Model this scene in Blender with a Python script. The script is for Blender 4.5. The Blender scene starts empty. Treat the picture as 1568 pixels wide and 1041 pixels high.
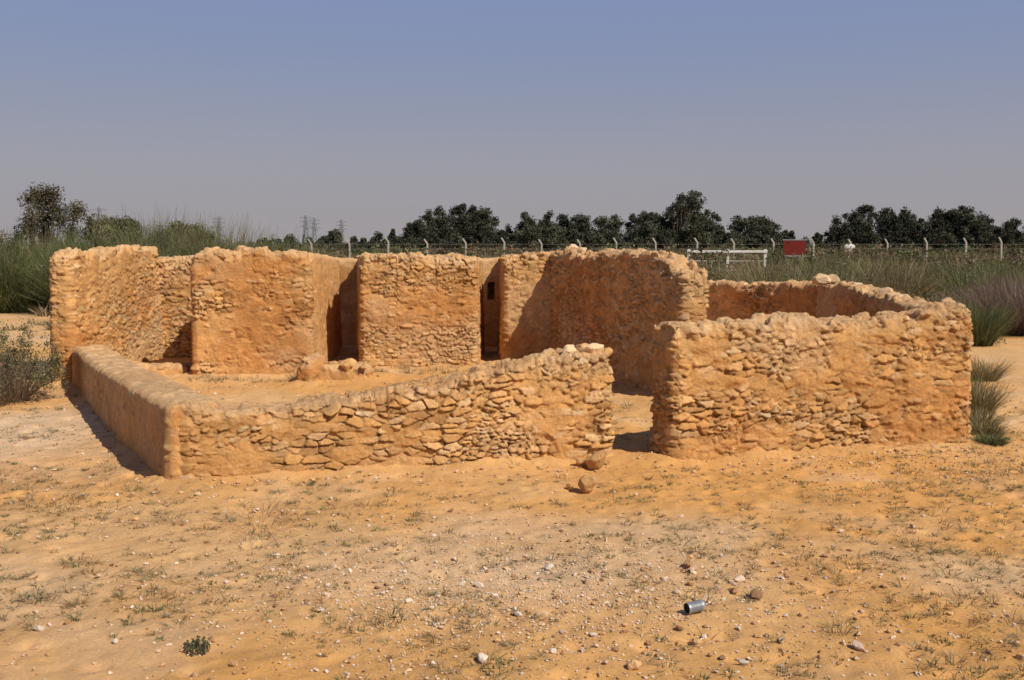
import bpy, bmesh, math, random
import numpy as np
from mathutils import Vector, Matrix
random.seed(7)
scene = bpy.context.scene
COL = scene.collection

# ------------------------------------------------------------------ helpers
_T = [np.random.RandomState(100+i).rand(256, 256) for i in range(6)]
def noise2(x, y, seed=0):
    t = _T[seed % 6]
    x = np.asarray(x, float)+seed*17.3; y = np.asarray(y, float)+seed*9.1
    xi = np.floor(x).astype(int); yi = np.floor(y).astype(int)
    fx = x-xi; fy = y-yi
    fx = fx*fx*(3-2*fx); fy = fy*fy*(3-2*fy)
    a = t[xi & 255, yi & 255]; b = t[(xi+1) & 255, yi & 255]
    c = t[xi & 255, (yi+1) & 255]; d = t[(xi+1) & 255, (yi+1) & 255]
    return (a*(1-fx)+b*fx)*(1-fy)+(c*(1-fx)+d*fx)*fy
def fbm(x, y, seed=0, o=4):
    r = 0; a = .5; f = 1; s = 0
    for i in range(o):
        r = r+a*noise2(np.asarray(x)*f, np.asarray(y)*f, seed+i); s += a; a *= .5; f *= 2.03
    return r/s
def voronoi(x, y, seed=0, jit=.85):
    xi = np.floor(x).astype(int); yi = np.floor(y).astype(int)
    f1 = np.full(x.shape, 9.); f2 = np.full(x.shape, 9.)
    idx = np.zeros(x.shape, int); idy = np.zeros(x.shape, int)
    cx = np.zeros(x.shape); cy = np.zeros(x.shape)
    A, B = _T[(seed+1) % 6], _T[(seed+2) % 6]
    for dx in (-1, 0, 1):
        for dy in (-1, 0, 1):
            i = xi+dx; j = yi+dy
            px = i+.5+(A[(i+seed*31) & 255, j & 255]-.5)*jit
            py = j+.5+(B[(i+seed*31) & 255, j & 255]-.5)*jit
            d = np.hypot(x-px, y-py)
            m = d < f1
            f2 = np.where(m, f1, np.minimum(f2, d))
            idx = np.where(m, i, idx); idy = np.where(m, j, idy)
            cx = np.where(m, px, cx); cy = np.where(m, py, cy)
            f1 = np.where(m, d, f1)
    return f1, f2, idx, idy, x-cx, y-cy
def sstep(a, b, x):
    t = np.clip((x-a)/(b-a), 0, 1); return t*t*(3-2*t)

def mk_mesh(name, V, F, C=None, mat=None, smooth=True, parent=None):
    V = np.asarray(V, dtype=np.float32); F = np.asarray(F, dtype=np.int32)
    me = bpy.data.meshes.new(name)
    me.vertices.add(len(V)); me.vertices.foreach_set('co', V.ravel())
    n = F.shape[1]
    me.loops.add(F.size); me.loops.foreach_set('vertex_index', F.ravel())
    me.polygons.add(len(F))
    me.polygons.foreach_set('loop_start', np.arange(0, F.size, n, dtype=np.int32))
    me.polygons.foreach_set('loop_total', np.full(len(F), n, dtype=np.int32))
    me.polygons.foreach_set('use_smooth', np.full(len(F), smooth))
    me.update(calc_edges=True)
    if C is not None:
        C = np.asarray(C, dtype=np.float32)
        if C.shape[1] == 3: C = np.hstack([C, np.ones((len(C), 1), np.float32)])
        a = me.color_attributes.new('Col', 'FLOAT_COLOR', 'POINT')
        a.data.foreach_set('color', C.ravel())
    if mat: me.materials.append(mat)
    ob = bpy.data.objects.new(name, me); COL.objects.link(ob)
    if parent: ob.parent = parent
    return ob
def empty(name, loc=(0, 0, 0)):
    e = bpy.data.objects.new(name, None); e.location = loc; COL.objects.link(e); e.empty_display_size = .3
    return e

class Acc:
    def __init__(s): s.V = []; s.F = []; s.C = []; s.n = 0
    def add(s, V, F, C):
        s.V.append(np.asarray(V, float)); s.F.append(np.asarray(F, int)+s.n)
        C = np.asarray(C, float)
        if C.ndim == 1: C = np.tile(C, (len(V), 1))
        s.C.append(C); s.n += len(V)
    def make(s, name, mat, smooth=False, parent=None):
        return mk_mesh(name, np.vstack(s.V), np.vstack(s.F), np.vstack(s.C), mat, smooth, parent)

# ------------------------------------------------------------------ materials
def new_mat(name):
    m = bpy.data.materials.new(name); m.use_nodes = True
    nt = m.node_tree; b = nt.nodes['Principled BSDF']; b.inputs['Roughness'].default_value = .95
    b.inputs['Specular IOR Level'].default_value = .15
    return m, nt, b
def N(nt, t, **k):
    n = nt.nodes.new(t)
    for a, v in k.items():
        if hasattr(n, a): setattr(n, a, v)
        else: n.inputs[a].default_value = v
    return n
def earth_mat(name, sc1, sc2, lo, hi, bump, bdist, gscale=120):
    m, nt, b = new_mat(name); L = nt.links
    at = N(nt, 'ShaderNodeAttribute', attribute_name='Col')
    tc = N(nt, 'ShaderNodeTexCoord')
    n1 = N(nt, 'ShaderNodeTexNoise', Scale=sc1, Detail=8., Roughness=.65)
    n2 = N(nt, 'ShaderNodeTexNoise', Scale=sc2, Detail=6., Roughness=.75)
    L.new(tc.outputs['Object'], n1.inputs['Vector']); L.new(tc.outputs['Object'], n2.inputs['Vector'])
    ad = N(nt, 'ShaderNodeMath', operation='ADD'); L.new(n1.outputs['Fac'], ad.inputs[0]); L.new(n2.outputs['Fac'], ad.inputs[1])
    mr = N(nt, 'ShaderNodeMapRange'); mr.inputs[1].default_value = .65; mr.inputs[2].default_value = 1.35
    mr.inputs[3].default_value = lo; mr.inputs[4].default_value = hi
    L.new(ad.outputs[0], mr.inputs[0])
    vm = N(nt, 'ShaderNodeVectorMath', operation='SCALE')
    L.new(at.outputs['Color'], vm.inputs[0]); L.new(mr.outputs[0], vm.inputs['Scale'])
    L.new(vm.outputs[0], b.inputs['Base Color'])
    n3 = N(nt, 'ShaderNodeTexNoise', Scale=gscale, Detail=4., Roughness=.7)
    L.new(tc.outputs['Object'], n3.inputs['Vector'])
    a2 = N(nt, 'ShaderNodeMath', operation='ADD'); L.new(n2.outputs['Fac'], a2.inputs[0])
    s3 = N(nt, 'ShaderNodeMath', operation='MULTIPLY'); s3.inputs[1].default_value = .5
    L.new(n3.outputs['Fac'], s3.inputs[0]); L.new(s3.outputs[0], a2.inputs[1])
    bp = N(nt, 'ShaderNodeBump', Strength=bump, Distance=bdist)
    L.new(a2.outputs[0], bp.inputs['Height']); L.new(bp.outputs[0], b.inputs['Normal'])
    return m
M_wall = earth_mat('mud_stone_masonry', 5., 34., .62, 1.32, 1., .024, 120)
M_sand = earth_mat('desert_sand', 1.7, 34., .80, 1.20, .8, .016, 170)
M_rock = earth_mat('loose_rock', 12., 60., .75, 1.2, .8, .008, 200)
def veg_mat(name, transl=.25):
    m, nt, b = new_mat(name); L = nt.links
    at = N(nt, 'ShaderNodeAttribute', attribute_name='Col')
    L.new(at.outputs['Color'], b.inputs['Base Color']); b.inputs['Roughness'].default_value = .8
    tr = N(nt, 'ShaderNodeBsdfTranslucent'); L.new(at.outputs['Color'], tr.inputs['Color'])
    mx = N(nt, 'ShaderNodeMixShader'); mx.inputs[0].default_value = transl
    L.new(b.outputs[0], mx.inputs[1]); L.new(tr.outputs[0], mx.inputs[2])
    L.new(mx.outputs[0], nt.nodes['Material Output'].inputs['Surface'])
    return m
M_veg = veg_mat('dry_foliage'); M_leaf = veg_mat('tree_foliage', .15)
def paint(name, col, rough=.6, metal=0, sc=8.):
    m, nt, b = new_mat(name); L = nt.links
    tc = N(nt, 'ShaderNodeTexCoord'); n = N(nt, 'ShaderNodeTexNoise', Scale=sc, Detail=6.)
    L.new(tc.outputs['Object'], n.inputs['Vector'])
    cr = N(nt, 'ShaderNodeValToRGB'); cr.color_ramp.elements[0].position = .3; cr.color_ramp.elements[1].position = .7
    cr.color_ramp.elements[0].color = [c*.7 for c in col]+[1]; cr.color_ramp.elements[1].color = list(col)+[1]
    L.new(n.outputs['Fac'], cr.inputs[0]); L.new(cr.outputs[0], b.inputs['Base Color'])
    b.inputs['Roughness'].default_value = rough; b.inputs['Metallic'].default_value = metal
    return m
M_white = paint('white_paint', (.66, .64, .58)); M_conc = paint('concrete_post', (.42, .38, .32))
M_red = paint('red_sign_paint', (.16, .018, .014)); M_steel = paint('hazy_steel', (.26, .27, .30))  # steel grey for the pylons, distance haze put into the colour
M_tin = paint('dull_tin', (.55, .55, .55), .35, .7, 40.); M_label = paint('faded_can_label', (.22, .23, .24), .45, .2, 70.)
M_dark = paint('can_inside', (.03, .03, .03), .7)
M_wire = paint('fence_wire', (.25, .22, .2))

# ------------------------------------------------------------------ wall plan (metres)
WALLS = [
 ('front_run', [(-2.95, 8.74), (-1.24, 9.40), (.92, 9.78)], .40, [(0, .71), (.04, .66), (.1, .61), (.22, .60), (.33, .66), (.455, .72), (.55, .76), (.65, .86), (.775, .94), (.87, 1.01), (1, 1.02)], .22, .0125, 1, 'low'),
 ('side_run', [(-2.80, 8.66), (-4.6, 11.75), (-6.4, 15.0)], .40, [(0, .70), (.2, .66), (.6, .60), (1, .56)], .92, .022, 2, 'low'),
 ('front_run', [(1.47, 9.60), (3.25, 10.2), (4.70, 10.47)], .40, [(0, 1.30), (.3, 1.33), (.6, 1.33), (.8, 1.36), (.92, 1.42), (1, 1.42)], .26, .0135, 3, 'encl'),
 ('side_run', [(4.62, 10.5), (5.35, 14.3), (5.85, 18.4)], .38, [(0, 1.40), (.06, 1.42), (.15, 1.36), (.4, 1.42), (.5, 1.37), (.75, 1.42), (1, 1.38)], .3, .026, 4, 'encl'),
 ('back_run', [(5.95, 18.2), (3.2, 22.4)], .38, [(0, 1.42), (.25, 1.36), (.6, 1.3), (1, 1.2)], .3, .028, 5, 'encl'),
 ('west_wall', [(-6.8, 15.0), (-6.65, 18.3)], .28, [(0, 1.93), (.15, 2.0), (.35, 1.98), (.6, 2.06), (1, 2.04)], .32, .018, 6, 'house'),
 ('buttress', [(-7.62, 16.6), (-7.2, 16.75)], .26, [(0, 1.88), (1, 1.94)], .7, .03, 7, 'house'),
 ('recess_wall', [(-6.9, 18.45), (-4.6, 18.55)], .32, [(0, 1.84), (1, 1.84)], .28, .020, 8, 'house'),
 ('room_front_wall', [(-5.05, 15.95), (-3.28, 16.13)], .40, [(0, 1.93), (.1, 1.99), (.5, 2.0), (.85, 2.0), (1, 1.93)], .56, .016, 9, 'house'),
 ('room_left_wall', [(-4.86, 16.1), (-4.86, 18.4)], .34, [(0, 1.93), (1, 1.85)], .5, .03, 10, 'house'),
 ('room_right_wall', [(-3.47, 16.1), (-3.45, 18.7)], .34, [(0, 1.95), (1, 1.85)], .97, .028, 11, 'house'),
 ('middle_front_wall', [(-2.52, 16.88), (-.62, 16.98)], .36, [(0, 1.93), (.1, 1.88), (.5, 1.91), (.7, 1.86), (.8, 1.91), (1, 1.87)], .42, .016, 12, 'house'),
 ('middle_left_wall', [(-2.40, 17.0), (-2.93, 20.2)], .30, [(0, 1.9), (1, 1.88)], .8, .03, 13, 'house'),  # mostly unseen wall, slanted so its shadow darkens the left passage
 ('middle_right_wall', [(-.80, 17.0), (-.80, 19.5)], .34, [(0, 1.87), (1, 1.80)], .8, .03, 15, 'house'),
 ('back_wall', [(-5.0, 20.3), (1.6, 20.3)], .34, [(0, 1.8), (.6, 1.8), (.75, 1.83), (1, 1.8)], .9, .03, 16, 'house'),
 ('corner_wall', [(-.12, 17.5), (.95, 17.5)], .34, [(0, 1.86), (.3, 1.94), (1, 1.96)], .42, .018, 17, 'house'),
 ('corner_left_wall', [(.02, 17.6), (-.06, 20.1)], .30, [(0, 1.88), (1, 1.86)], .8, .03, 18, 'house'),
 ('east_wall', [(.84, 17.45), (2.41, 13.15)], .34, [(0, 1.97), (.08, 2.0), (.12, 2.04), (.2, 1.98), (.5, 1.97), (.8, 1.97), (.875, 1.95), (.96, 1.74), (1, 1.73)], .38, .016, 19, 'house'),
 ('doorstep', [(-3.0, 15.35), (-2.2, 15.45)], .6, [(0, .24), (1, .22)], .60, .02, 20, 'house'),
 ('doorstep_block', [(-3.15, 14.95), (-2.95, 15.25)], .22, [(0, .36), (1, .42)], .65, .02, 21, 'house'),
 ('threshold', [(-3.3, 18.6), (-2.6, 18.7)], .5, [(0, .14), (1, .14)], .97, .035, 22, 'house'),
 ('bench', [(-6.5, 16.0), (-5.3, 16.3)], .55, [(0, .2), (1, .12)], .8, .025, 23, 'house'),
]
SEG = []
for w in WALLS:
    p = w[1]
    for a, b in zip(p[:-1], p[1:]): SEG.append((a, b, w[2]/2))
def wdist(x, y):
    x = np.asarray(x, float); y = np.asarray(y, float)
    d = np.full(np.shape(x), 50.)
    for (ax, ay), (bx, by), h in SEG:
        vx, vy = bx-ax, by-ay
        t = np.clip(((x-ax)*vx+(y-ay)*vy)/(vx*vx+vy*vy), 0, 1)
        d = np.minimum(d, np.hypot(x-ax-t*vx, y-ay-t*vy)-h)
    return np.maximum(d, 0)

def build_wall(name, path, th, prof, mud, res, seed, parent, sw=.160, sh=.066, holes=()):
    p = np.array(path, float)
    sl = np.r_[0, np.cumsum(np.hypot(*np.diff(p, axis=0).T))]; L = sl[-1]
    ns = max(4, int(L/res)); nt = max(4, int(th/res)); t = np.linspace(0, 1, ns+1)
    c = np.stack([np.interp(t*L, sl, p[:, 0]), np.interp(t*L, sl, p[:, 1])], 1)
    if len(path) > 2:
        k = max(3, int(.6/res)) | 1
        pad = np.vstack([2*c[0]-c[k:0:-1], c, 2*c[-1]-c[-2:-k-2:-1]])
        ker = np.ones(k)/k
        c = np.stack([np.convolve(pad[:, q], ker, 'same')[k:k+ns+1] for q in (0, 1)], 1)
    c[:, 0] += .03*(noise2(t*L*1.3, t*0, seed)-.5); c[:, 1] += .05*(noise2(t*L*1.1, t*0+5, seed)-.5)
    tg = np.gradient(c, axis=0); tg /= np.linalg.norm(tg, axis=1)[:, None]
    n = np.stack([-tg[:, 1], tg[:, 0]], 1)
    H0 = np.interp(t, [q[0] for q in prof], [q[1] for q in prof])
    A = c+n*th/2; B = c-n*th/2
    kk = np.arange(1, nt)/nt
    ec = A[-1]+(B[-1]-A[-1])*kk[:, None]; st = (A[0]+(B[0]-A[0])*kk[:, None])[::-1]
    P = np.vstack([A, ec, B[::-1], st])
    Nn = np.vstack([n, np.tile(tg[-1], (nt-1, 1)), -n[::-1], np.tile(-tg[0], (nt-1, 1))])
    HH = np.r_[H0, np.full(nt-1, H0[-1]), H0[::-1], np.full(nt-1, H0[0])]
    ext = .022*(1-sstep(.18, .42, t)) if seed == 1 else t*0
    EX = np.r_[ext, np.full(nt-1, ext[-1]), ext[::-1], np.full(nt-1, ext[0])]
    R = len(P)
    w = max(1, int(.02/res))
    Ns = sum(np.roll(Nn, k, 0) for k in range(-w, w+1)); Ns /= np.linalg.norm(Ns, axis=1)[:, None]
    Nn = Ns
    cornerpull = np.zeros(R)
    for ci in (0, ns, ns+nt, 2*ns+nt):
        dd = np.abs((np.arange(R)-ci+R//2) % R-R//2)*res
        cornerpull = np.maximum(cornerpull, .024*np.exp(-(dd/.022)**2))
    def topn(xy):
        x, y = xy[..., 0], xy[..., 1]
        wx = x+.07*fbm(x*5, y*5, seed, 3); wy = y+.07*fbm(x*5, y*5, seed+1, 3)
        f1, f2, ix, iy, dx, dy = voronoi(wx*6.2, wy*6.2, seed)
        r = _T[2][ix & 255, iy & 255]; r2 = _T[3][ix & 255, iy & 255]
        rough = 1-.75*max(0, mud-.5)/.5
        if seed == 1: rough = .5+.5*sstep(-1.9, -1.2, x)
        e = sstep(0, .08, f2-f1)
        return rough*(.095*(r-.6)*e+.05*(dx*(r2-.5)+dy*(r-.5))*e-.02*(1-e)+.08*(fbm(x*1.8, y*1.8, seed, 3)-.5)+.04*(fbm(x*14, y*14, seed, 3)-.5))
    HH = HH+topn(P)
    s = np.r_[0, np.cumsum(np.hypot(*np.diff(P, axis=0).T))]
    base = -.15; nz = max(4, int((H0.max()-base)/res)); v = np.linspace(0, 1, nz+1)
    S, _ = np.meshgrid(s, v); Z = base+(HH[None, :]-base)*v[:, None]
    def pat(S, Z, ex0):
        wx = S+.14*(fbm(S*2.2, Z*2.6, seed, 2)-.5)+.055*(fbm(S*11, Z*11, seed+1, 3)-.5)
        wz = Z+.08*(fbm(S*1.7, Z*3, seed+2, 2)-.5)+.030*(fbm(S*11, Z*11, seed+3, 3)-.5)
        f1, f2, ix, iy, dx, dy = voronoi(wx/sw, wz/sh, seed, .92)
        g1, g2, jx, jy, ex, ey = voronoi(wx/(sw*.55)+5, wz/(sh*.62)+3, seed+2, .95)
        small = sstep(.54, .58, noise2(S*3.1, Z*4.2, seed+3))
        r1 = np.where(small > .5, _T[3][(jx*3+seed) & 255, jy & 255], _T[3][(ix*3+seed) & 255, iy & 255])
        r2 = np.where(small > .5, _T[4][jx & 255, (jy+seed) & 255], _T[4][ix & 255, (iy+seed) & 255])
        r3 = np.where(small > .5, _T[5][jx & 255, (jy+seed) & 255], _T[5][ix & 255, (iy+seed) & 255])
        e = (f2-f1)*(1-small)+(g2-g1)*small
        dx = np.where(small > .5, ex*.5, dx); dy = np.where(small > .5, ey*.5, dy)
        m = sstep(.01, .13, e)
        rough = fbm(S*26, Z*26, seed, 3)-.5
        hs_ = m*(.018+.038*r2)+.055*(dx*(r1-.5)+dy*(r3-.5)-.15*dy)*m+.010*rough*m
        gap = sstep(.40, .62, fbm(S*2.6, Z*3.4, seed+5, 4))
        hs_ = hs_-.045*(1-m)*gap
        f = fbm(S*1.3, Z*1.7, seed+1, 5)*.6+fbm(S*6, Z*8, seed+4, 4)*.4
        lev = -.038+.155*(f-.36)/.3*.45+.052*mud+.012*rough+ex0
        lev = np.where(r1 > .9, lev+.02, lev)
        lev = np.minimum(lev, .052+.012*rough+.012*(fbm(S*5, Z*5, seed+3, 4)-.5))
        if mud > .88: lev = lev*0+.045+.022*(fbm(S*5, Z*5, seed+3, 5)-.5)+.01*rough
        diff = (hs_-lev)/.008
        wgt = 1/(1+np.exp(-np.clip(diff, -30, 30)))
        d = np.maximum(hs_, lev)+.003*np.exp(-np.abs(diff))
        d = d+.05*(fbm(S*.9, Z*1.2, seed+4, 3)-.5)
        mudc = np.array([.655, .345, .122]); pal = np.array([[.67, .39, .165], [.63, .34, .12], [.50, .275, .11], [.71, .47, .24], [.57, .33, .13]])
        pc = pal[(r3*4.99).astype(int)]*(.80+.40*r2)[..., None]
        pc = np.where((r1 > .98)[..., None], np.array([.74, .56, .36]), pc)
        am = (wgt*.8)[..., None]
        C = mudc*(1-am)+pc*am
        C = C*(.78+.44*fbm(S*.8, Z*.8, seed+5, 4))[..., None]
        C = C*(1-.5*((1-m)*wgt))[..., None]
        red = sstep(.48, .7, fbm(S*.6+9, Z*.9, seed+2, 4))[..., None]
        C = C*(1-red)+C*np.array([.88, .77, .68])*red
        gry = sstep(.48, .72, fbm(S*.9+3, Z*1.1, seed+3, 4))[..., None]*.5
        C = C*(1-gry)+np.array([.66, .43, .23])*gry*(.6+.4*m)[..., None]
        return d, C
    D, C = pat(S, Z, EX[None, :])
    r = .025
    tt = np.clip((Z-(HH[None]-r))/r, 0, 1); pull = r*.6*(1-np.sqrt(np.clip(1-tt*tt, 0, 1)))
    brk = sstep(.20, 0, HH[None]-Z)*.06*sstep(.45, .65, fbm(S*5, Z*5, seed+2, 3))*(mud < .88)
    tap = .03*(1-v)[:, None]
    off = D-pull-brk+tap-cornerpull[None]
    X = P[None, :, 0]+Nn[None, :, 0]*off; Y = P[None, :, 1]+Nn[None, :, 1]*off
    dust = sstep(-.0, .13, HH[None]-Z+.06*(fbm(S*4, Z*4, seed, 3)-.5)); dust = (1-dust)*.3
    pale = np.array([.70, .47, .26]); C = C*(1-dust[..., None])+pale*dust[..., None]
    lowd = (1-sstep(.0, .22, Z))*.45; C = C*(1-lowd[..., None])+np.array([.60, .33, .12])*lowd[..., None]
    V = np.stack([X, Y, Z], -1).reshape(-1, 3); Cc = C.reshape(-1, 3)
    j, i = np.meshgrid(np.arange(nz), np.arange(R), indexing='ij'); i2 = (i+1) % R
    F = np.stack([j*R+i, (j+1)*R+i, (j+1)*R+i2, j*R+i2], -1)
    keep = np.ones(F.shape[:2], bool)
    for (s0, s1, z0, z1) in holes:
        Sm = S[:-1]; Zm = Z[:-1]; keep &= ~((Sm > s0) & (Sm < s1) & (Zm > z0) & (Zm < z1))
    F = F[keep]
    idx = np.zeros((ns+1, nt+1), int); top = nz*R
    idx[:, 0] = top+np.arange(ns+1); idx[:, nt] = top+(ns+nt)+np.arange(ns, -1, -1)
    idx[ns, 1:nt] = top+ns+1+np.arange(nt-1)
    idx[0, 1:nt] = top+2*(ns+1)+(nt-1)+np.arange(nt-1)[::-1]
    Ar = V[idx[:, 0]]; Br = V[idx[:, nt]]
    PT = Ar[1:ns, None]*(1-kk[None, :, None])+Br[1:ns, None]*kk[None, :, None]
    hz = (H0[1:ns, None]+topn(PT[..., :2]))+.01
    wgt = np.minimum(1, np.minimum(kk, 1-kk)*th/.03)[None]
    wi = np.minimum(1, np.minimum(np.arange(1, ns), ns-np.arange(1, ns))*res/.03)[:, None]
    wgt = wgt*wi
    D2, C2 = pat(t[1:ns, None]*L+kk[None]*0, kk[None]*th+np.zeros((ns-1, 1))+7.3, ext[1:ns, None])
    PT[..., 2] = PT[..., 2]*(1-wgt)+(hz+D2*.5)*wgt
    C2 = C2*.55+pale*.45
    n0 = len(V); V = np.vstack([V, PT.reshape(-1, 3)]); Cc = np.vstack([Cc, C2.reshape(-1, 3)])
    idx[1:ns, 1:nt] = n0+np.arange((ns-1)*(nt-1)).reshape(ns-1, nt-1)
    FT = np.stack([idx[:-1, :-1], idx[:-1, 1:], idx[1:, 1:], idx[1:, :-1]], -1).reshape(-1, 4)
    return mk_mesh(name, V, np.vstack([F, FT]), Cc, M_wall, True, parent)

house = empty('ruined_stone_house', (-2, 17, 0)); low = empty('low_courtyard_wall', (-1, 9.4, 0)); encl = empty('stone_enclosure_wall', (3.3, 10.2, 0))
grp = {'house': house, 'low': low, 'encl': encl}
for (nm, path, th, prof, mud, res, seed, g) in WALLS:
    holes = ()
    if nm == 'back_wall':
        hs = 6.6+.34+(1.6-(-.42)); holes = ((hs-.05, hs+.09, 1.0, 1.35),)
    ob = build_wall(nm, path, th, prof, mud, res, seed, None, holes=holes)
    ob.parent = grp[g]; ob.matrix_parent_inverse = Matrix.Translation(-grp[g].location)

# ------------------------------------------------------------------ ground
def axis(lo, hi, step, outlo, outhi, g=1.09):
    a = list(np.arange(lo, hi, step)); s = step; x = a[-1]
    while x < outhi: s *= g; x += s; a.append(x)
    s = step; x = lo; b = []
    while x > outlo: s *= g; x -= s; b.append(x)
    return np.array(b[::-1]+a)
gx = axis(-6.5, 7, .030, -1500, 1500); gy = axis(3.4, 13.5, .026, -60, 2500)
GX, GY = np.meshgrid(gx, gy)
far = sstep(22, 70, GY)+sstep(9, 25, np.abs(GX))*sstep(5, 15, GY)
GZ = .10*(fbm(GX*.35, GY*.35, 1, 3)-.5)+far*.55*(fbm(GX*.06, GY*.06, 2, 3)-.5)+.05*(fbm(GX*1.6, GY*1.6, 3, 3)-.5)
dw = wdist(GX, GY)
GZ = GZ+.10*np.exp(-dw/.28)*(.3+1.0*fbm(GX*2, GY*2, 4, 3))
near = 1-sstep(14, 24, GY)
f1, f2, ix, iy, dx, dy = voronoi(GX*3.6+.8*fbm(GX*2, GY*2, 2, 2), GY*3.6, 3, 1.)
GZ = GZ+near*(.032*(fbm(GX*5, GY*5, 1, 4)-.5)+.022*(fbm(GX*15, GY*15, 2, 3)-.5))
pit = sstep(.45, .9, _T[1][ix & 255, iy & 255])
GZ = GZ-near*.022*pit*(1-sstep(.08, .32, f1))+near*.006*pit*np.exp(-((f1-.36)/.08)**2)
org = np.array([.64, .325, .100]); sand = np.array([.64, .380, .165]); pal = np.array([.64, .455, .285]); brn = np.array([.43, .24, .10])
a = sstep(.35, .62, fbm(GX*.45+3, GY*.45, 2, 4))[..., None]
C = org*a+sand*(1-a)
fo = (np.exp(-((GY-4.6)/1.1)**2)*.7)[..., None]; C = C*(1-fo)+np.array([.63, .325, .10])*fo
pk = (sstep(.48, .66, fbm(GX*.6, GY*.9+7, 4, 5))*.75)[..., None]
blob = np.exp(-(((GX+.1)/1.5)**2+((GY-6.3)/.7)**2))[..., None]
left = (np.exp(-(((GX+5.2)/1.3)**2+((GY-11.0)/1.9)**2))*.9)[..., None]
k = np.clip(pk*.45+blob*.45+left, 0, .9); C = C*(1-k)+pal*k
bp_ = (np.exp(-(((GX+4.6)/1.4)**2+((GY-8.4)/1.)**2))*sstep(.35, .55, fbm(GX*3, GY*3, 1, 4)))[..., None]*.8
C = C*(1-bp_)+brn*bp_
spk = sstep(.56, .74, fbm(GX*4+5, GY*4, 3, 5))[..., None]*.22*near[..., None]; C = C*(1-spk)+brn*1.1*spk
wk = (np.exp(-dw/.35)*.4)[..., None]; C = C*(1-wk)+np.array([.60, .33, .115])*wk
farm = (sstep(20, 55, GY))[..., None]
C = C*(1-farm)+(np.array([.44, .32, .18])*(.6+.8*fbm(GX*.15, GY*.15, 3, 4)[..., None]))*farm
C = C*(.88+.24*fbm(GX*7, GY*7, 5, 4)[..., None])
ny, nx = GX.shape
j, i = np.meshgrid(np.arange(ny-1), np.arange(nx-1), indexing='ij')
F = np.stack([j*nx+i, j*nx+i+1, (j+1)*nx+i+1, (j+1)*nx+i], -1).reshape(-1, 4)
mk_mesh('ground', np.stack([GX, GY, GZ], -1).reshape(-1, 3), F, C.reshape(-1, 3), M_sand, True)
def cell(x, y):
    return min(max(int(np.searchsorted(gx, x))-1, 0), nx-2), min(max(int(np.searchsorted(gy, y))-1, 0), ny-2)
def gz(x, y):
    i, j = cell(x, y)
    fx = (x-gx[i])/(gx[i+1]-gx[i]); fy = (y-gy[j])/(gy[j+1]-gy[j])
    return float((GZ[j, i]*(1-fx)+GZ[j, i+1]*fx)*(1-fy)+(GZ[j+1, i]*(1-fx)+GZ[j+1, i+1]*fx)*fy)
def wd1(x, y):
    i, j = cell(x, y); return dw[j, i]
NT = fbm(GX*.9, GY*.9, 3, 3)
def nt_(x, y):
    i, j = cell(x, y); return NT[j, i]

# ------------------------------------------------------------------ rocks
def hull_rock(seed, n=16):
    r = random.Random(seed); bm = bmesh.new()
    for _ in range(n):
        v = Vector((r.gauss(0, 1), r.gauss(0, 1), r.gauss(0, 1))).normalized()*r.uniform(.75, 1)
        bm.verts.new((v.x*.5, v.y*.42, v.z*.3))
    res = bmesh.ops.convex_hull(bm, input=bm.verts[:])
    bmesh.ops.delete(bm, geom=[e for e in res['geom_interior'] if isinstance(e, bmesh.types.BMVert)], context='VERTS')
    bmesh.ops.triangulate(bm, faces=bm.faces[:]); bm.verts.index_update()
    V = np.array([v.co[:] for v in bm.verts]); Fa = np.array([[v.index for v in f.verts] for f in bm.faces]); bm.free()
    return V, Fa
ROCKS = [hull_rock(s, 12) for s in range(14)]
def big_rock(seed):
    r = random.Random(seed); bm = bmesh.new()
    V, Fa = hull_rock(seed, 16)
    vs = [bm.verts.new(v) for v in V]
    for f in Fa: bm.faces.new([vs[q] for q in f])
    bmesh.ops.bevel(bm, geom=bm.edges[:], offset=.025, segments=1, affect='EDGES')
    bmesh.ops.triangulate(bm, faces=bm.faces[:])
    bmesh.ops.subdivide_edges(bm, edges=bm.edges[:], cuts=2, use_grid_fill=True)
    bmesh.ops.triangulate(bm, faces=bm.faces[:]); bm.verts.index_update()
    V = np.array([v.co[:] for v in bm.verts]); Fa = np.array([[v.index for v in f.verts] for f in bm.faces]); bm.free()
    V = V*(1+.3*(fbm(V[:, 0]*8+seed, V[:, 1]*8+V[:, 2]*6, seed, 3)-.5)[:, None])
    return V, Fa
BIG = [big_rock(s+50) for s in range(8)]
def rotm():
    a = random.random()*6.28; b = random.uniform(-.35, .35); c_ = random.uniform(-.35, .35)
    return np.array((Matrix.Rotation(a, 3, 'Z') @ Matrix.Rotation(b, 3, 'X') @ Matrix.Rotation(c_, 3, 'Y')))
def put_rock(acc, x, y, size, col, z=None, sink=.3, lib=ROCKS, flat=1):
    V, Fa = random.choice(lib); V = (V*np.array([1, 1, flat])) @ rotm().T*size
    z0 = gz(x, y) if z is None else z
    V = V+np.array([x, y, z0+size*.3*flat*(1-sink)]); acc.add(V, Fa, np.array(col)*random.uniform(.8, 1.2))
peb = Acc()
pcs = [(.62, .43, .25), (.60, .36, .17), (.46, .26, .12), (.68, .56, .43), (.66, .48, .36), (.32, .18, .09)]
cnt = 0
while cnt < 12000:
    y = 3.6+12*random.random()**1.4; x = random.uniform(-.6, .6)*y*1.05
    d = .25+math.exp(-(((x-.2)/1.7)**2+((y-6.2)/.9)**2))+.6*(nt_(x, y) > .55)
    if random.random() > d*.8: continue
    sz = min(.005+.006*random.expovariate(1), .035)*(.7+.06*y)
    put_rock(peb, x, y, sz*1.3, random.choice(pcs)); cnt += 1
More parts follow.
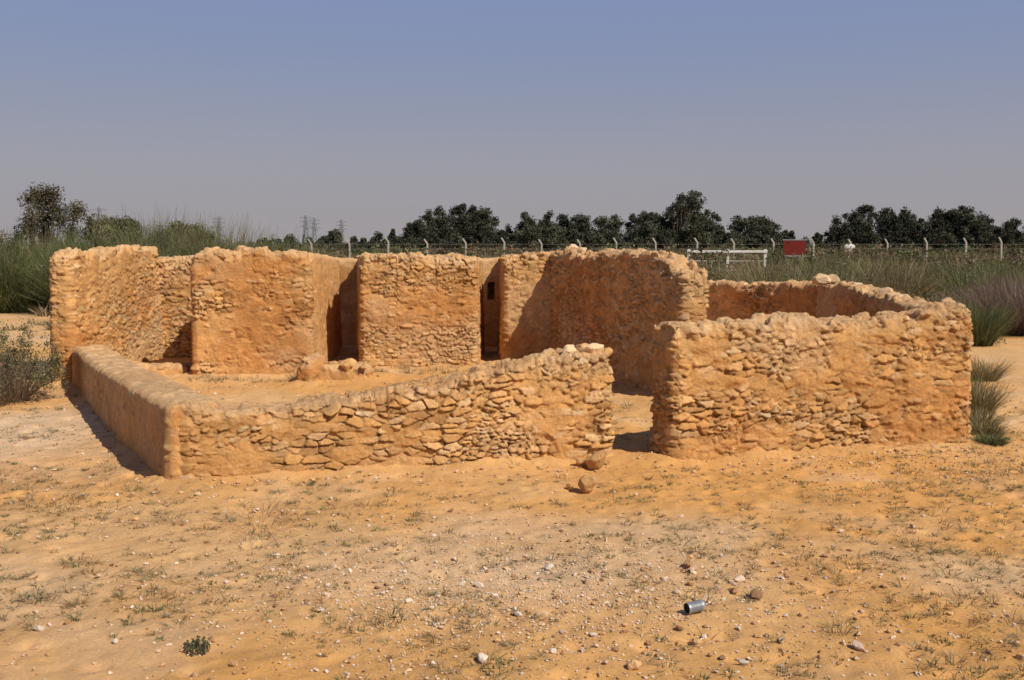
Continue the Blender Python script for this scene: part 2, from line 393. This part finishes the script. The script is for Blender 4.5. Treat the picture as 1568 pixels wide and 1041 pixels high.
for _ in range(1500):
    x = random.gauss(4.4, .9); y = random.gauss(9.5, .4); put_rock(peb, x, y, random.uniform(.008, .028), random.choice(pcs))
lt = [pcs[3], pcs[4], pcs[3], pcs[0]]
for _ in range(3200):
    x = random.gauss(.0, .9); y = random.gauss(5.9, .55); put_rock(peb, x, y, random.uniform(.006, .024), random.choice(lt))
for _ in range(900):
    x = random.gauss(.9, 1.4); y = random.gauss(5.0, .5); put_rock(peb, x, y, random.uniform(.008, .026), random.choice(lt+pcs))
for _ in range(900):
    x = random.gauss(-4.7, 1.); y = random.gauss(10.2, 1.3); put_rock(peb, x, y, random.uniform(.008, .026), random.choice(pcs))
peb.make('gravel', M_rock)
stones = Acc()
for (x, y, s, c_) in [(.24, 6.27, .085, 3), (1.15, 6.3, .1, 2), (1.42, 6.05, .09, 4), (1.35, 5.85, .07, 2), (1.45, 5.75, .1, 5), (1.1, 5.95, .06, 2), (.95, 6.05, .06, 3),
        (-.2, 5.95, .07, 3), (-.1, 5.75, .05, 3), (-.6, 5.6, .06, 3), (.98, 5.1, .07, 1), (-.15, 4.82, .085, 3), (.6, 4.75, .09, 1), (1.15, 4.78, .06, 3), (.7, 5.0, .05, 1), (1.8, 5.0, .085, 4), (2.6, 4.9, .07, 1),
        (-2.6, 5.3, .07, 3), (-2.1, 5.1, .05, 3), (3.0, 7.3, .07, 0), (2.4, 7.1, .06, 3), (-2.9, 7.5, .06, 1), (-3.5, 4.9, .06, 3), (2.1, 6.5, .06, 2), (-1.6, 6.6, .05, 3)]:
    put_rock(stones, x, y, s*1.1, pcs[c_], lib=BIG, sink=.4)
for _ in range(420):
    y = 4+10*random.random()**1.4; x = random.uniform(-.56, .56)*y
    put_rock(stones, x, y, random.uniform(.02, .05), random.choice(pcs), lib=BIG, sink=.5)
for _ in range(130):
    put_rock(stones, random.gauss(.9, .9), random.gauss(5.7, .7), random.uniform(.025, .06), random.choice(pcs), lib=BIG, sink=.4)
for (x0, y0, x1, y1) in [(-2.9, 8.4, .95, 9.4), (1.4, 9.2, 4.7, 10.0)]:
    for _ in range(70):
        t = random.random(); put_rock(stones, x0+(x1-x0)*t+random.gauss(0, .1), y0+(y1-y0)*t-random.random()**2*.5, random.uniform(.02, .07), pcs[random.choice([0, 1, 1, 2])], lib=BIG, sink=.5)
stones.make('scattered_stones', M_rock)
for (x, y, s) in [(.80, 9.22, .26), (.66, 9.3, .16), (.64, 8.35, .24), (.50, 8.45, .10)]:
    a_ = Acc(); put_rock(a_, x, y, s, (.50, .28, .11), lib=BIG, sink=.15, flat=1.3); a_.make('fallen_rock', M_rock)
def caps(items, parent, nm):
    a_ = Acc()
    for (x, y, z, s, c_) in items: put_rock(a_, x, y, s, c_, z=z, sink=.8, lib=BIG, flat=1.0 if s > .2 else .75)
    ob = a_.make(nm, M_rock); ob.parent = parent; ob.matrix_parent_inverse = Matrix.Translation(-parent.location)
pl = (.66, .46, .26); og = (.58, .33, .13)
caps([(.56, 9.70, 1.06, .24, pl), (.80, 9.68, 1.06, .30, pl), (.72, 9.88, 1.05, .26, og), (.93, 9.80, 1.03, .22, og), (.42, 9.66, 1.0, .2, og), (-1.0, 9.45, .74, .16, og), (-.3, 9.55, .88, .17, og)]
     + [(-1.2+2*t, 9.40+.36*t+random.uniform(-.14, .14), .72+.27*t, random.uniform(.09, .19), og) for t in np.random.RandomState(3).rand(26)], low, 'cap_stones')
def along(path, prof, n, smin, smax, seed, cols=(pl, og, og)):
    r = random.Random(seed); p = np.array(path); sl = np.r_[0, np.cumsum(np.hypot(*np.diff(p, axis=0).T))]; out = []
    for _ in range(n):
        t = r.random(); x = np.interp(t*sl[-1], sl, p[:, 0]); y = np.interp(t*sl[-1], sl, p[:, 1]); h = np.interp(t, [q[0] for q in prof], [q[1] for q in prof])
        out.append((x+r.uniform(-.13, .13), y+r.uniform(-.13, .13), h-.02, r.uniform(smin, smax), r.choice(cols)))
    return out
eI = []
for w in WALLS:
    if w[7] == 'encl': eI += along(w[1], w[3], 18, .08, .2, w[6])
eI += [(5.45, 17.6, 1.47, .42, pl), (5.75, 17.9, 1.47, .36, pl), (5.3, 14.1, 1.42, .28, pl), (5.1, 13.2, 1.40, .25, pl), (5.6, 16.2, 1.42, .3, pl)]
caps(eI, encl, 'cap_stones')
hI = []
for w in WALLS:
    if w[7] == 'house' and w[3][0][1] > 1.5: hI += along(w[1], w[3], 12, .08, .18, w[6])
hI += [(1.05, 16.9, 2.03, .28, pl), (1.15, 16.6, 2.0, .24, pl), (2.2, 13.9, 1.86, .22, pl), (1.0, 17.2, 2.02, .24, pl)]
hI += [(-3.0+.85*q, 15.0+.6*random.random(), .24, random.uniform(.16, .30), og) for q in np.random.RandomState(8).rand(12)]
caps(hI, house, 'cap_stones')

# ------------------------------------------------------------------ vegetation
def broom(acc, x, y, h, r, n, w, cols, droop=.2, z=None, spread=.9, minl=.45):
    rs = np.random.RandomState(int(abs(x*131+y*977)) % 100000)
    z0 = gz(x, y)-.03 if z is None else z
    a = rs.rand(n)*6.283; rb = r*.45*np.sqrt(rs.rand(n))
    bx = x+np.cos(a)*rb; by = y+np.sin(a)*rb
    a2 = a+rs.normal(0, .6, n); lean = rs.rand(n)**.7*spread
    l = h*(minl+(1-minl)*rs.rand(n))
    l = l*(.85+.15*np.cos(a2*3+rs.rand()*6))
    dxy = np.stack([np.cos(a2), np.sin(a2)], 1)*(lean*r)[:, None]
    hz = l*np.sqrt(np.clip(1-(lean*.55)**2, .1, 1))
    pts = []
    for k in (0, .4, .75, 1.):
        cur = k**1.25
        px = bx+dxy[:, 0]*cur+rs.normal(0, .03*h, n)*k; py = by+dxy[:, 1]*cur+rs.normal(0, .03*h, n)*k
        pz = z0+hz*(k-droop*k*k*lean*.6); pts.append(np.stack([px, py, pz], 1))
    wa = rs.rand(n)*3.14; wd = np.stack([np.cos(wa), np.sin(wa), np.zeros(n)], 1)*w
    V = []
    for k, sc in zip(range(4), (1, .9, .6, .2)):
        V += [pts[k]-wd*sc*.5, pts[k]+wd*sc*.5]
    V = np.stack(V, 1)
    Fb = np.array([[0, 1, 3, 2], [2, 3, 5, 4], [4, 5, 7, 6]])
    Fa = (np.arange(n)[:, None, None]*8+Fb[None]).reshape(-1, 4)
    cc = np.array(cols)[rs.randint(0, len(cols), n)]*(.65+.7*rs.rand(n))[:, None]
    acc.add(V.reshape(-1, 3), Fa, np.repeat(cc, 8, 0))
def leaves(acc, cen, rad, n, size, cols, rs, shell=.5):
    u = rs.normal(0, 1, (n, 3)); u /= np.linalg.norm(u, axis=1)[:, None]
    rr = (shell+(1-shell)*rs.rand(n))[:, None]
    p = np.array(cen)+u*rr*np.array(rad)
    a = rs.normal(0, 1, (n, 3)); a /= np.linalg.norm(a, axis=1)[:, None]
    b = np.cross(a, rs.normal(0, 1, (n, 3))); b /= np.linalg.norm(b, axis=1)[:, None]
    s = size*(.5+rs.rand(n))[:, None]
    V = np.stack([p-a*s, p-b*s*.5, p+a*s, p+b*s*.5], 1)
    cc = np.array(cols)[rs.randint(0, len(cols), n)]*(.6+.7*rs.rand(n))[:, None]
    acc.add(V.reshape(-1, 3), (np.arange(n)[:, None]*4+np.arange(4)), np.repeat(cc, 4, 0))
def limb(acc, p0, p1, r0, r1, col=(.12, .08, .05), k=6):
    p0 = np.array(p0, float); p1 = np.array(p1, float); d = p1-p0; d /= np.linalg.norm(d)
    a = np.cross(d, [.3, .9, .1]); a /= np.linalg.norm(a); b = np.cross(d, a)
    an = np.arange(k)*2*math.pi/k; ring = np.cos(an)[:, None]*a+np.sin(an)[:, None]*b
    mid = (p0+p1)/2+np.random.RandomState(int(abs(p1[0]*100)) % 9999).normal(0, .04, 3)*np.linalg.norm(p1-p0)
    V = np.vstack([p0+ring*r0, mid+ring*(r0+r1)/2, p1+ring*r1])
    F = [[q*k+i, q*k+(i+1) % k, (q+1)*k+(i+1) % k, (q+1)*k+i] for q in (0, 1) for i in range(k)]
    acc.add(V, F, col)
GR = [(.135, .15, .06), (.18, .18, .08), (.105, .12, .055), (.22, .195, .10)]
GRN = [(.12, .16, .055), (.09, .12, .045), (.16, .17, .07)]
DRY = [(.34, .25, .14), (.28, .21, .12), (.40, .31, .18), (.20, .155, .09)]
TW = [(.17, .12, .095), (.22, .16, .12), (.13, .095, .08)]
BRN = [(.20, .15, .09), (.15, .11, .065), (.25, .18, .10)]

# distant tree belt, ~200 m away
def tree(acc, x, y, h, wd, seed, dark=1.):
    rs = np.random.RandomState(seed); z0 = gz(x, y)-.2
    th = h*.25; limb(acc, (x, y, z0), (x+rs.normal(0, .2), y, z0+th), .24, .18)
    ncl = int(rs.randint(14, 22)*(1+max(0, wd-5)*.16)); sh = rs.uniform(.75, 1.3); lean = rs.normal(0, .05)
    kind = rs.rand()
    for c in range(ncl):
        f = (c+.5)/ncl; f = f**(.8 if kind < .5 else 1.1)
        zz = z0+h*(.06+.86*f); env = math.sin(math.pi*min(1, (.30+.70*f)))**.45 if kind < .75 else (1-.7*f)
        rr = wd*.5*max(.15, env)*rs.uniform(.1, 1.)
        an = rs.rand()*6.28; cx = x+math.cos(an)*rr+lean*h*f; cy = y+math.sin(an)*rr
        if c == ncl-1: cx, cy = x+lean*h, y
        limb(acc, (x, y, z0+min(th*.9, (zz-z0)*.6)), (cx, cy, zz), .10, .03, k=4)
        cr = min(wd, 6)*rs.uniform(.14, .27)*(1-.3*f); b = rs.uniform(.6, 1.45)*dark*sh
        cols = np.array([(.056, .062, .038), (.075, .079, .044), (.043, .048, .033), (.095, .092, .056)])*b
        leaves(acc, (cx, cy, zz), (cr*1.15, cr*1.15, cr*rs.uniform(.7, 1.2)), 160, .20, cols, rs, .05)
prof = [(-100, 372), (380, 366), (440, 358), (500, 358), (512, 344), (530, 358), (570, 358), (600, 348), (640, 322), (690, 312), (720, 302), (758, 308), (772, 344), (788, 336), (810, 316), (860, 314), (900, 320), (940, 325), (985, 314), (1010, 316), (1032, 290), (1055, 292), (1068, 320), (1100, 328), (1150, 322), (1185, 335), (1200, 352), (1245, 353), (1275, 332), (1295, 316), (1330, 308), (1400, 316), (1440, 322), (1470, 308), (1500, 322), (1520, 335), (1568, 332), (1750, 325)]
tb = Acc(); rs = np.random.RandomState(5); s = 0
Xt = -55.
while Xt < 125:
    u = 784+Xt*1530.7/200; tv = np.interp(u, [p[0] for p in prof], [p[1] for p in prof])
    hh = 2.1+(375-tv)*.1307
    for row in range(4):
        s += 1; hx = hh*[rs.uniform(.86, 1.06), rs.uniform(.6, 1.0), rs.uniform(.4, .75), rs.uniform(.35, .6)][row]
        if hx < 1.8: continue
        wd_ = max(2.8, min(hx*.95, 10))*rs.uniform(.6, 1.25)
        if row >= 2: wd_ = max(wd_, 4.5)
        if 1200 < u < 1245: wd_ = 2.5
        tree(tb, Xt+rs.uniform(-1.2, 1.2), 200+row*-5+rs.uniform(-3, 3), hx, wd_, s, .8 if u > 1240 or 600 < u < 780 else 1.1)
    Xt += rs.uniform(1.8, 3.8)
tb.make('distant_tree_row', M_leaf)

sc = Acc(); rs = np.random.RandomState(9)
for _ in range(520):
    y = rs.uniform(34, 175); x = rs.uniform(-.56, .62)*y
    u = 784+x*1530/y
    if y < 50 and u < 1080: continue
    if float(fbm(x*.07, y*.05, 2, 2)) > .58 and y < 110: continue
    h = rs.uniform(.7, 1.9)
    cols = [GR, GR+DRY, DRY, BRN, BRN+GR, GR+GRN][rs.randint(0, 6)]
    broom(sc, x, y, h, h*rs.uniform(.8, 1.4), 150, .024+.0007*y, cols)
for _ in range(520):
    y = rs.uniform(45, 185); x = rs.uniform(-.56, .62)*y; h = rs.uniform(1.0, 2.6); z0 = gz(x, y)
    col = [[(.09, .09, .045), (.12, .11, .05), (.06, .07, .03)], [(.18, .13, .07), (.22, .16, .09)], [(.20, .15, .09), (.14, .11, .07)], [(.10, .12, .05), (.14, .15, .06)]][rs.randint(0, 4)]
    for q in range(6):
        leaves(sc, (x+rs.normal(0, h*.45), y+rs.normal(0, h*.4), z0+h*rs.uniform(.15, .75)), (h*.4, h*.4, h*.28), 45, .05+.0009*y, np.array(col)*rs.uniform(.7, 1.3), rs, .1)
for _ in range(800):
    y = rs.uniform(21, 100); x = rs.uniform(-.56, .62)*y
    if x < 2 and y < 24: continue
    broom(sc, x, y, rs.uniform(.2, .6), rs.uniform(.3, .8), 60, .012+.0007*y, DRY+GR[:1])
sc.make('desert_scrub', M_veg)
def bush(name, x, y, h, r, n, w, cols, fill=0, **k):
    a_ = Acc(); broom(a_, x, y, h, r, n, w, cols, **k)
    if fill:
        rs = np.random.RandomState(int(abs(x*77+y*13))); z0 = gz(x, y)
        for q in range(26):
            an = rs.rand()*6.28; le = rs.rand()**.6; f = rs.rand()
            leaves(a_, (x+math.cos(an)*r*.85*le, y+math.sin(an)*r*.85*le, z0+h*(.06+.72*f*(1.1-.5*le))), (r*.26, r*.26, h*.13), fill//26, w*1.5, np.array(cols)*rs.uniform(.6, 1.2), rs, .05)
    return a_.make(name, M_veg)
for (x, y, h, r) in [(-11.9, 33, 3.4, 1.45), (-9.25, 31.5, 3.15, 1.3), (-14.4, 34, 2.9, 1.4), (-13.2, 31, 2.5, 1.4), (-10.6, 30, 2.5, 1.35), (-17.0, 36, 2.9, 1.5), (-7.9, 34, 2.6, 1.2), (-15.9, 32, 2.5, 1.5), (-10.9, 35, 2.9, 1.4), (-12.9, 36, 3.1, 1.4)]:
    bush('broom_bush', x, y, h*1.1, r*1.25, 2600, .018, [GR+GRN[:2], GR+GRN, GR+BRN[:1]][int(abs(x)*10) % 3], minl=.4, fill=9000)
for (x, y, h, r) in [(7.6, 28, 1.5, 1.1), (9.8, 30, 1.7, 1.3), (12.2, 32, 1.9, 1.2), (15.2, 33, 1.5, 1.4), (18.5, 36, 1.8, 1.3), (11, 25.5, 1.1, 1.0), (20, 43, 2.1, 1.5), (17.2, 29, 1.1, 1.1), (9, 36, 1.9, 1.4), (13.6, 40, 2.0, 1.4), (17, 44, 2.0, 1.6), (6.6, 33, 1.6, 1.3), (8.2, 31, 1.9, 1.2), (10.8, 34, 2.0, 1.2)]:
    bush('broom_bush', x, y, h*1.12, r*1.25, 1600, .018, [GR+DRY[:1]+GRN, GR+GRN[:1], DRY+GR, GR+BRN][int(x*10) % 4], minl=.35, fill=3200)
bush('green_bush', 9.7, 20.8, 1.2, .75, 2400, .011, GRN+GR, fill=1500)
bush('dead_thorn_bush', 12.0, 23.5, 1.75, 1.5, 3600, .012, TW+[(.28, .2, .15)], spread=1.2)
bush('dead_thorn_bush', 13.6, 25.5, 1.8, 1.6, 2600, .012, TW+BRN, spread=1.2)
for (x, y, h, r) in [(5.15, 10.75, .22, .28), (5.75, 12.2, .5, .40), (6.1, 13.4, .45, .4), (6.5, 14.9, .5, .4), (5.35, 11.3, .25, .3), (7.4, 15.6, .4, .5), (6.7, 12.2, .2, .3), (4.98, 10.2, .14, .2)]:
    bush('grass_tussock', x, y, h*1.2, r, 700, .007, [GR+DRY[:2], GR+GRN, DRY+GR][int(x*10) % 3])
def leafy(name, x, y, h, r, seed, cols, n=2600, ls=.016):
    a_ = Acc(); rs = np.random.RandomState(seed); z0 = gz(x, y)
    for q in range(60):
        an = rs.rand()*6.28; le = rs.rand()**.6; tx = x+math.cos(an)*r*le; ty = y+math.sin(an)*r*le; tz = z0+h*(.35+.65*rs.rand())*math.sqrt(max(.15, 1-le*le*.75))
        limb(a_, (x+math.cos(an)*.05, y+math.sin(an)*.05, z0-.03), (tx, ty, tz), .008*h+.003, .002, (.24, .18, .12), k=4)
        b = rs.uniform(.6, 1.3)
        leaves(a_, (tx, ty, tz-.05*h), (r*.2, r*.2, h*.2), n//60, ls, np.array(cols)*b, rs, .05)
    return a_.make(name, M_veg)
SB = [(.15, .15, .07), (.19, .18, .09), (.11, .115, .05), (.24, .19, .10)]
leafy('saltbush', -6.75, 13.5, 1.12, .62, 3, SB, 7500, .015)
leafy('saltbush', -7.6, 13.7, 1.05, .75, 4, SB, 7500, .015)
leafy('saltbush', -8.1, 15.2, .8, .7, 14, SB, 5000, .015)
bush('dead_thorn_bush', -7.0, 13.3, .95, .85, 600, .006, [(.28, .21, .15), (.22, .17, .12)], spread=1.2)
def smalltree(name, x, y, h, wd, seed, cols):
    a_ = Acc(); rs = np.random.RandomState(seed); z0 = gz(x, y)-.05
    for q in range(60):
        an = rs.rand()*6.28; le = rs.rand()**.6; f = rs.rand()**1.1
        env = math.sqrt(max(.05, 1-(f-.15)**2*1.1)) if f > .15 else 1
        cx = x+math.cos(an)*wd*.5*le*env; cy = y+math.sin(an)*wd*.5*le*env; cz = z0+h*(.04+.88*f)
        if q < 8: cx, cy, cz = x+rs.normal(0, .3), y, z0+h*(.7+.25*rs.rand())
        limb(a_, (x+rs.normal(0, .2), y, z0), (cx, cy, cz), .05, .012, (.10, .07, .05), k=5)
        leaves(a_, (cx, cy, cz), (wd*.10, wd*.10, h*.11), 420, .045, np.array(cols)*rs.uniform(.55, 1.4), rs, .05)
    return a_.make(name, M_leaf)
DG = [(.11, .09, .05), (.14, .11, .06), (.085, .075, .04), (.12, .115, .06)]
smalltree('ghaf_tree', -20.0, 43, 4.8, 4.6, 1, DG); smalltree('ghaf_tree', -22.9, 43, 3.8, 4.4, 2, DG); smalltree('ghaf_tree', -25.3, 45, 4.2, 4.4, 3, DG); smalltree('ghaf_tree', -17.4, 44, 3.4, 3.4, 4, DG+GR)
smalltree('ghaf_tree', -12.6, 38, 3.0, 3.6, 5, DG[:1]+GR); smalltree('ghaf_tree', -15.3, 39, 3.1, 3.4, 6, DG[:2]+GR)
for (x, y, h, r) in [(-18.6, 39, 2.5, 1.5), (-20.5, 38, 2.0, 1.6), (-22.2, 39, 2.1, 1.8), (-16.9, 40, 2.8, 1.4)]: bush('broom_bush', x, y, h, r, 2000, .022, GR+BRN[:2], fill=4500)

bush('dead_twig_plant', -1.95, 7.52, .18, .5, 260, .004, [(.25, .19, .15), (.20, .15, .11)], spread=1.6, droop=.5)
bush('dead_twig_plant', -2.9, 7.25, .10, .28, 90, .004, [(.25, .19, .15)], spread=1.5, droop=.5)
leafy('desert_herb', -1.62, 4.95, .075, .07, 9, [(.09, .11, .045), (.12, .13, .06)], 300, .008)
bush('grass_tuft', 1.78, 5.25, .14, .12, 80, .0035, DRY+GR); bush('grass_tuft', 1.62, 4.3, .1, .1, 50, .0035, DRY+GR)
bush('grass_tuft', 2.65, 8.05, .14, .22, 110, .0035, GR+DRY); bush('grass_tuft', 2.1, 7.4, .10, .12, 60, .0035, GR+DRY)
sp = Acc(); rs = np.random.RandomState(21)
c = 0
while c < 3000:
    y = 3.8+9*rs.rand()**1.25; x = rs.uniform(-.58, .58)*y
    d = nt_(x*.9+4 if x < 2 else x-3, y*1.1); lb = 1.3*math.exp(-(((x+4.2)/1.6)**2+((y-8)/1.1)**2))+.9*math.exp(-(((x-4.6)/1.2)**2+((y-8.0)/1.1)**2))+.7*math.exp(-(((x+1.6)/1.8)**2+((y-6.8)/.7)**2))+.25
    if rs.rand() > (d-.42)*2.2+lb*.55: continue
    if wd1(x, y) < .22: continue
    cols = [GR, DRY, DRY, GR+DRY, [(.34, .19, .07), (.28, .16, .06)], GR+GRN][rs.randint(0, 6)]
    h = rs.uniform(.02, .05)*(1.9 if rs.rand() < .14 else 1)
    broom(sp, x, y, h, h*rs.uniform(.8, 2.0), rs.randint(10, 28), .0050, cols, spread=1.2, z=gz(x, y)-.004); c += 1
for _ in range(150):
    q = rs.rand()
    if q < .6: x, y = rs.uniform(-2.6, .9), rs.uniform(16.0, 16.6)
    elif q < .8: x, y = rs.uniform(-5, -3.2), rs.uniform(15.2, 15.6)
    else: x, y = rs.uniform(-1, 1.4), rs.uniform(11, 14)
    broom(sp, x, y, rs.uniform(.06, .18), .14, 30, .006, GR+DRY)
for _ in range(40):
    x = rs.uniform(-.3, 1.3); y = 8.15+rs.normal(0, .08)-.1*x
    broom(sp, x, y, rs.uniform(.02, .05), .08, 24, .004, GR)
sp.make('ground_sprouts', M_veg)

# ------------------------------------------------------------------ boundary fence, gate, signs, pylons, can
def box(bm, x0, x1, y0, y1, z0, z1, mi=0):
    vs = [bm.verts.new((x, y, z)) for x in (x0, x1) for y in (y0, y1) for z in (z0, z1)]
    for f in ((0, 1, 3, 2), (4, 6, 7, 5), (0, 4, 5, 1), (2, 3, 7, 6), (0, 2, 6, 4), (1, 5, 7, 3)):
        q = bm.faces.new([vs[i] for i in f]); q.material_index = mi
    return vs
def beam(bm, p, q, w, mi=0):
    p = Vector(p); q = Vector(q); L = (q-p).length
    vs = box(bm, -w/2, w/2, -w/2, w/2, 0, L, mi)
    M = Matrix.Translation(p) @ (q-p).to_track_quat('Z', 'Y').to_matrix().to_4x4()
    for v in vs: v.co = M @ v.co
def bm_obj(name, bm, mats, loc=(0, 0, 0)):
    bmesh.ops.recalc_face_normals(bm, faces=bm.faces[:])
    me = bpy.data.meshes.new(name); bm.to_mesh(me); bm.free()
    for m in mats: me.materials.append(m)
    ob = bpy.data.objects.new(name, me); ob.location = loc; COL.objects.link(ob); return ob
bm = bmesh.new(); x = -62; prev = None
while x < 90:
    y = 84+.03*x; z = gz(x, y)-.3; tl = random.uniform(-.1, .1); hp = random.uniform(-.12, .08)
    beam(bm, (x, y, z), (x+tl, y, 2.32+hp), .14); beam(bm, (x+tl, y, 2.30+hp), (x+tl-.27, y-.1, 2.70+hp), .11)
    if prev:
        for hgt in (.6, 1.2, 1.8, 2.2): beam(bm, (prev[0], prev[1], hgt), (x, y, hgt), .018, 1)
    prev = (x, y); x += 3.25+random.uniform(-.15, .15)
bm_obj('boundary_fence', bm, [M_conc, M_wire])
bm = bmesh.new()
for x in (0, 2.35, 4.6): beam(bm, (x, 0, -.2), (x, 0, 1.75), .16)
beam(bm, (-.1, -.09, 1.62), (2.3, -.09, 1.62), .14); beam(bm, (2.4, -.09, 1.62), (4.7, -.09, 1.62), .14)
for z in (.5, 1.05): beam(bm, (.1, 0, z), (4.5, 0, z), .04)
bm_obj('white_gate', bm, [M_white], (10.6, 60, .12))
bm = bmesh.new()
box(bm, -.9, .9, -.03, .03, 1.3, 2.5); box(bm, -.96, .96, -.05, -.032, 2.5, 2.58, 1); box(bm, -.96, .96, -.05, -.032, 1.22, 1.3, 1)
beam(bm, (-.7, .08, -.3), (-.7, .08, 2.5), .1, 1); beam(bm, (.7, .08, -.3), (.7, .08, 2.5), .1, 1)
bm_obj('red_notice_sign', bm, [M_red, M_steel], (22.6, 80, 0))
bm = bmesh.new()
bmesh.ops.create_uvsphere(bm, u_segments=20, v_segments=10, radius=.42)
for v in bm.verts: v.co = Vector((v.co.x*1.1, v.co.y*.25, v.co.z*.5+2.0))
beam(bm, (0, .05, -.3), (0, .05, 1.9), .09); beam(bm, (0, -.1, 1.85), (0, -.5, 2.1), .05)
bm_obj('satellite_dish', bm, [M_white], (27, 80, 0))
def pylon(x, y, h):
    bm = bmesh.new(); w = h*.11; lv = [0, .2, .38, .53, .66, .78, .9, 1]
    cor = lambda f: [(sx*w*(1-.85*f), sy*w*(1-.85*f), h*f) for sx, sy in ((-1, -1), (1, -1), (1, 1), (-1, 1))]
    for a_, b_ in zip(lv[:-1], lv[1:]):
        A, B = cor(a_), cor(b_)
        for i in range(4):
            beam(bm, A[i], B[i], .5); beam(bm, A[i], B[(i+1) % 4], .28); beam(bm, A[(i+1) % 4], B[i], .28); beam(bm, B[i], B[(i+1) % 4], .2)
    for f in (.66, .8, .92):
        beam(bm, (-h*.2, 0, h*f), (h*.2, 0, h*f), .45); beam(bm, (-h*.2, 0, h*f), (0, 0, h*(f+.05)), .28); beam(bm, (h*.2, 0, h*f), (0, 0, h*(f+.05)), .28)
    bm_obj('power_pylon', bm, [M_steel], (x, y, 0))
pylon(-144, 700, 23); pylon(-136, 690, 21); pylon(-119, 700, 20); pylon(-288, 700, 29); pylon(-222, 760, 24)

bm = bmesh.new(); segs = 40
pr = [(.0, .012, 2), (.027, .012, 2), (.029, .002, 0), (.0305, 0, 0), (.0315, .003, 0), (.034, .010, 1), (.034, .016, 1), (.0335, .05, 1), (.034, .09, 0), (.034, .097, 0), (.0315, .106, 0), (.0305, .11, 0), (.029, .11, 0), (.027, .105, 0), (.0, .105, 0)]
rings = []
for r_, l_, m_ in pr:
    rings.append([bm.verts.new((r_*math.cos(2*math.pi*i/segs), r_*math.sin(2*math.pi*i/segs)*(1-.06*math.sin(l_*28)), l_)) for i in range(segs)])
for a_, b_, p_ in zip(rings[:-1], rings[1:], pr[:-1]):
    for i in range(segs):
        f = bm.faces.new((a_[i], a_[(i+1) % segs], b_[(i+1) % segs], b_[i])); f.material_index = p_[2]; f.smooth = True
bmesh.ops.remove_doubles(bm, verts=bm.verts[:], dist=.0001)
can = bm_obj('tin_can', bm, [M_tin, M_label, M_dark], (.98, 5.42, gz(1.0, 5.42)+.036))
can.rotation_euler = (math.radians(88), 0, math.radians(115))

# ------------------------------------------------------------------ light, sky, camera
sd = Vector((.74, -.67, 0)).normalized(); el = math.radians(44)
sv = Vector((sd.x*math.cos(el), sd.y*math.cos(el), math.sin(el)))
sl = bpy.data.lights.new('sun', 'SUN'); sl.energy = 4.9; sl.angle = math.radians(.5); sl.color = (1, .93, .82)
so = bpy.data.objects.new('sun', sl); so.rotation_euler = (-sv).to_track_quat('-Z', 'Y').to_euler(); COL.objects.link(so)
w = bpy.data.worlds.new('World'); scene.world = w; w.use_nodes = True; nt = w.node_tree; L = nt.links
bg = nt.nodes['Background']; bg.inputs['Strength'].default_value = .1
sky = nt.nodes.new('ShaderNodeTexSky'); sky.sky_type = 'NISHITA'; sky.sun_disc = False; sky.sun_elevation = el
sky.sun_rotation = math.atan2(sd.x, sd.y); sky.dust_density = 3; sky.air_density = 1.
tc = nt.nodes.new('ShaderNodeTexCoord'); sep = nt.nodes.new('ShaderNodeSeparateXYZ'); L.new(tc.outputs['Generated'], sep.inputs[0])
cr = nt.nodes.new('ShaderNodeValToRGB'); e = cr.color_ramp.elements
e[0].position = 0; e[0].color = (.385, .355, .365, 1); e[1].position = 1; e[1].color = (.05, .09, .22, 1)
for p_, c_ in ((.08, (.335, .33, .385, 1)), (.18, (.245, .29, .445, 1)), (.32, (.190, .265, .53, 1)), (.5, (.10, .15, .34, 1))):
    q = cr.color_ramp.elements.new(p_); q.color = c_
L.new(sep.outputs['Z'], cr.inputs[0])
sc_ = nt.nodes.new('ShaderNodeVectorMath'); sc_.operation = 'SCALE'; sc_.inputs['Scale'].default_value = 10; L.new(cr.outputs[0], sc_.inputs[0])
mx = nt.nodes.new('ShaderNodeMix'); mx.data_type = 'RGBA'; mx.inputs[0].default_value = .88
L.new(sky.outputs[0], mx.inputs[6]); L.new(sc_.outputs[0], mx.inputs[7]); L.new(mx.outputs[2], bg.inputs['Color'])
cd = bpy.data.cameras.new('camera'); cd.lens = 35; cd.sensor_width = 36; cd.clip_end = 6000
co = bpy.data.objects.new('camera', cd); co.location = (0, 0, 2.1); co.rotation_euler = (math.radians(90-5.43), 0, 0); COL.objects.link(co)
scene.camera = co
scene.view_settings.view_transform = 'Standard'; scene.view_settings.look = 'None'; scene.view_settings.exposure = 0
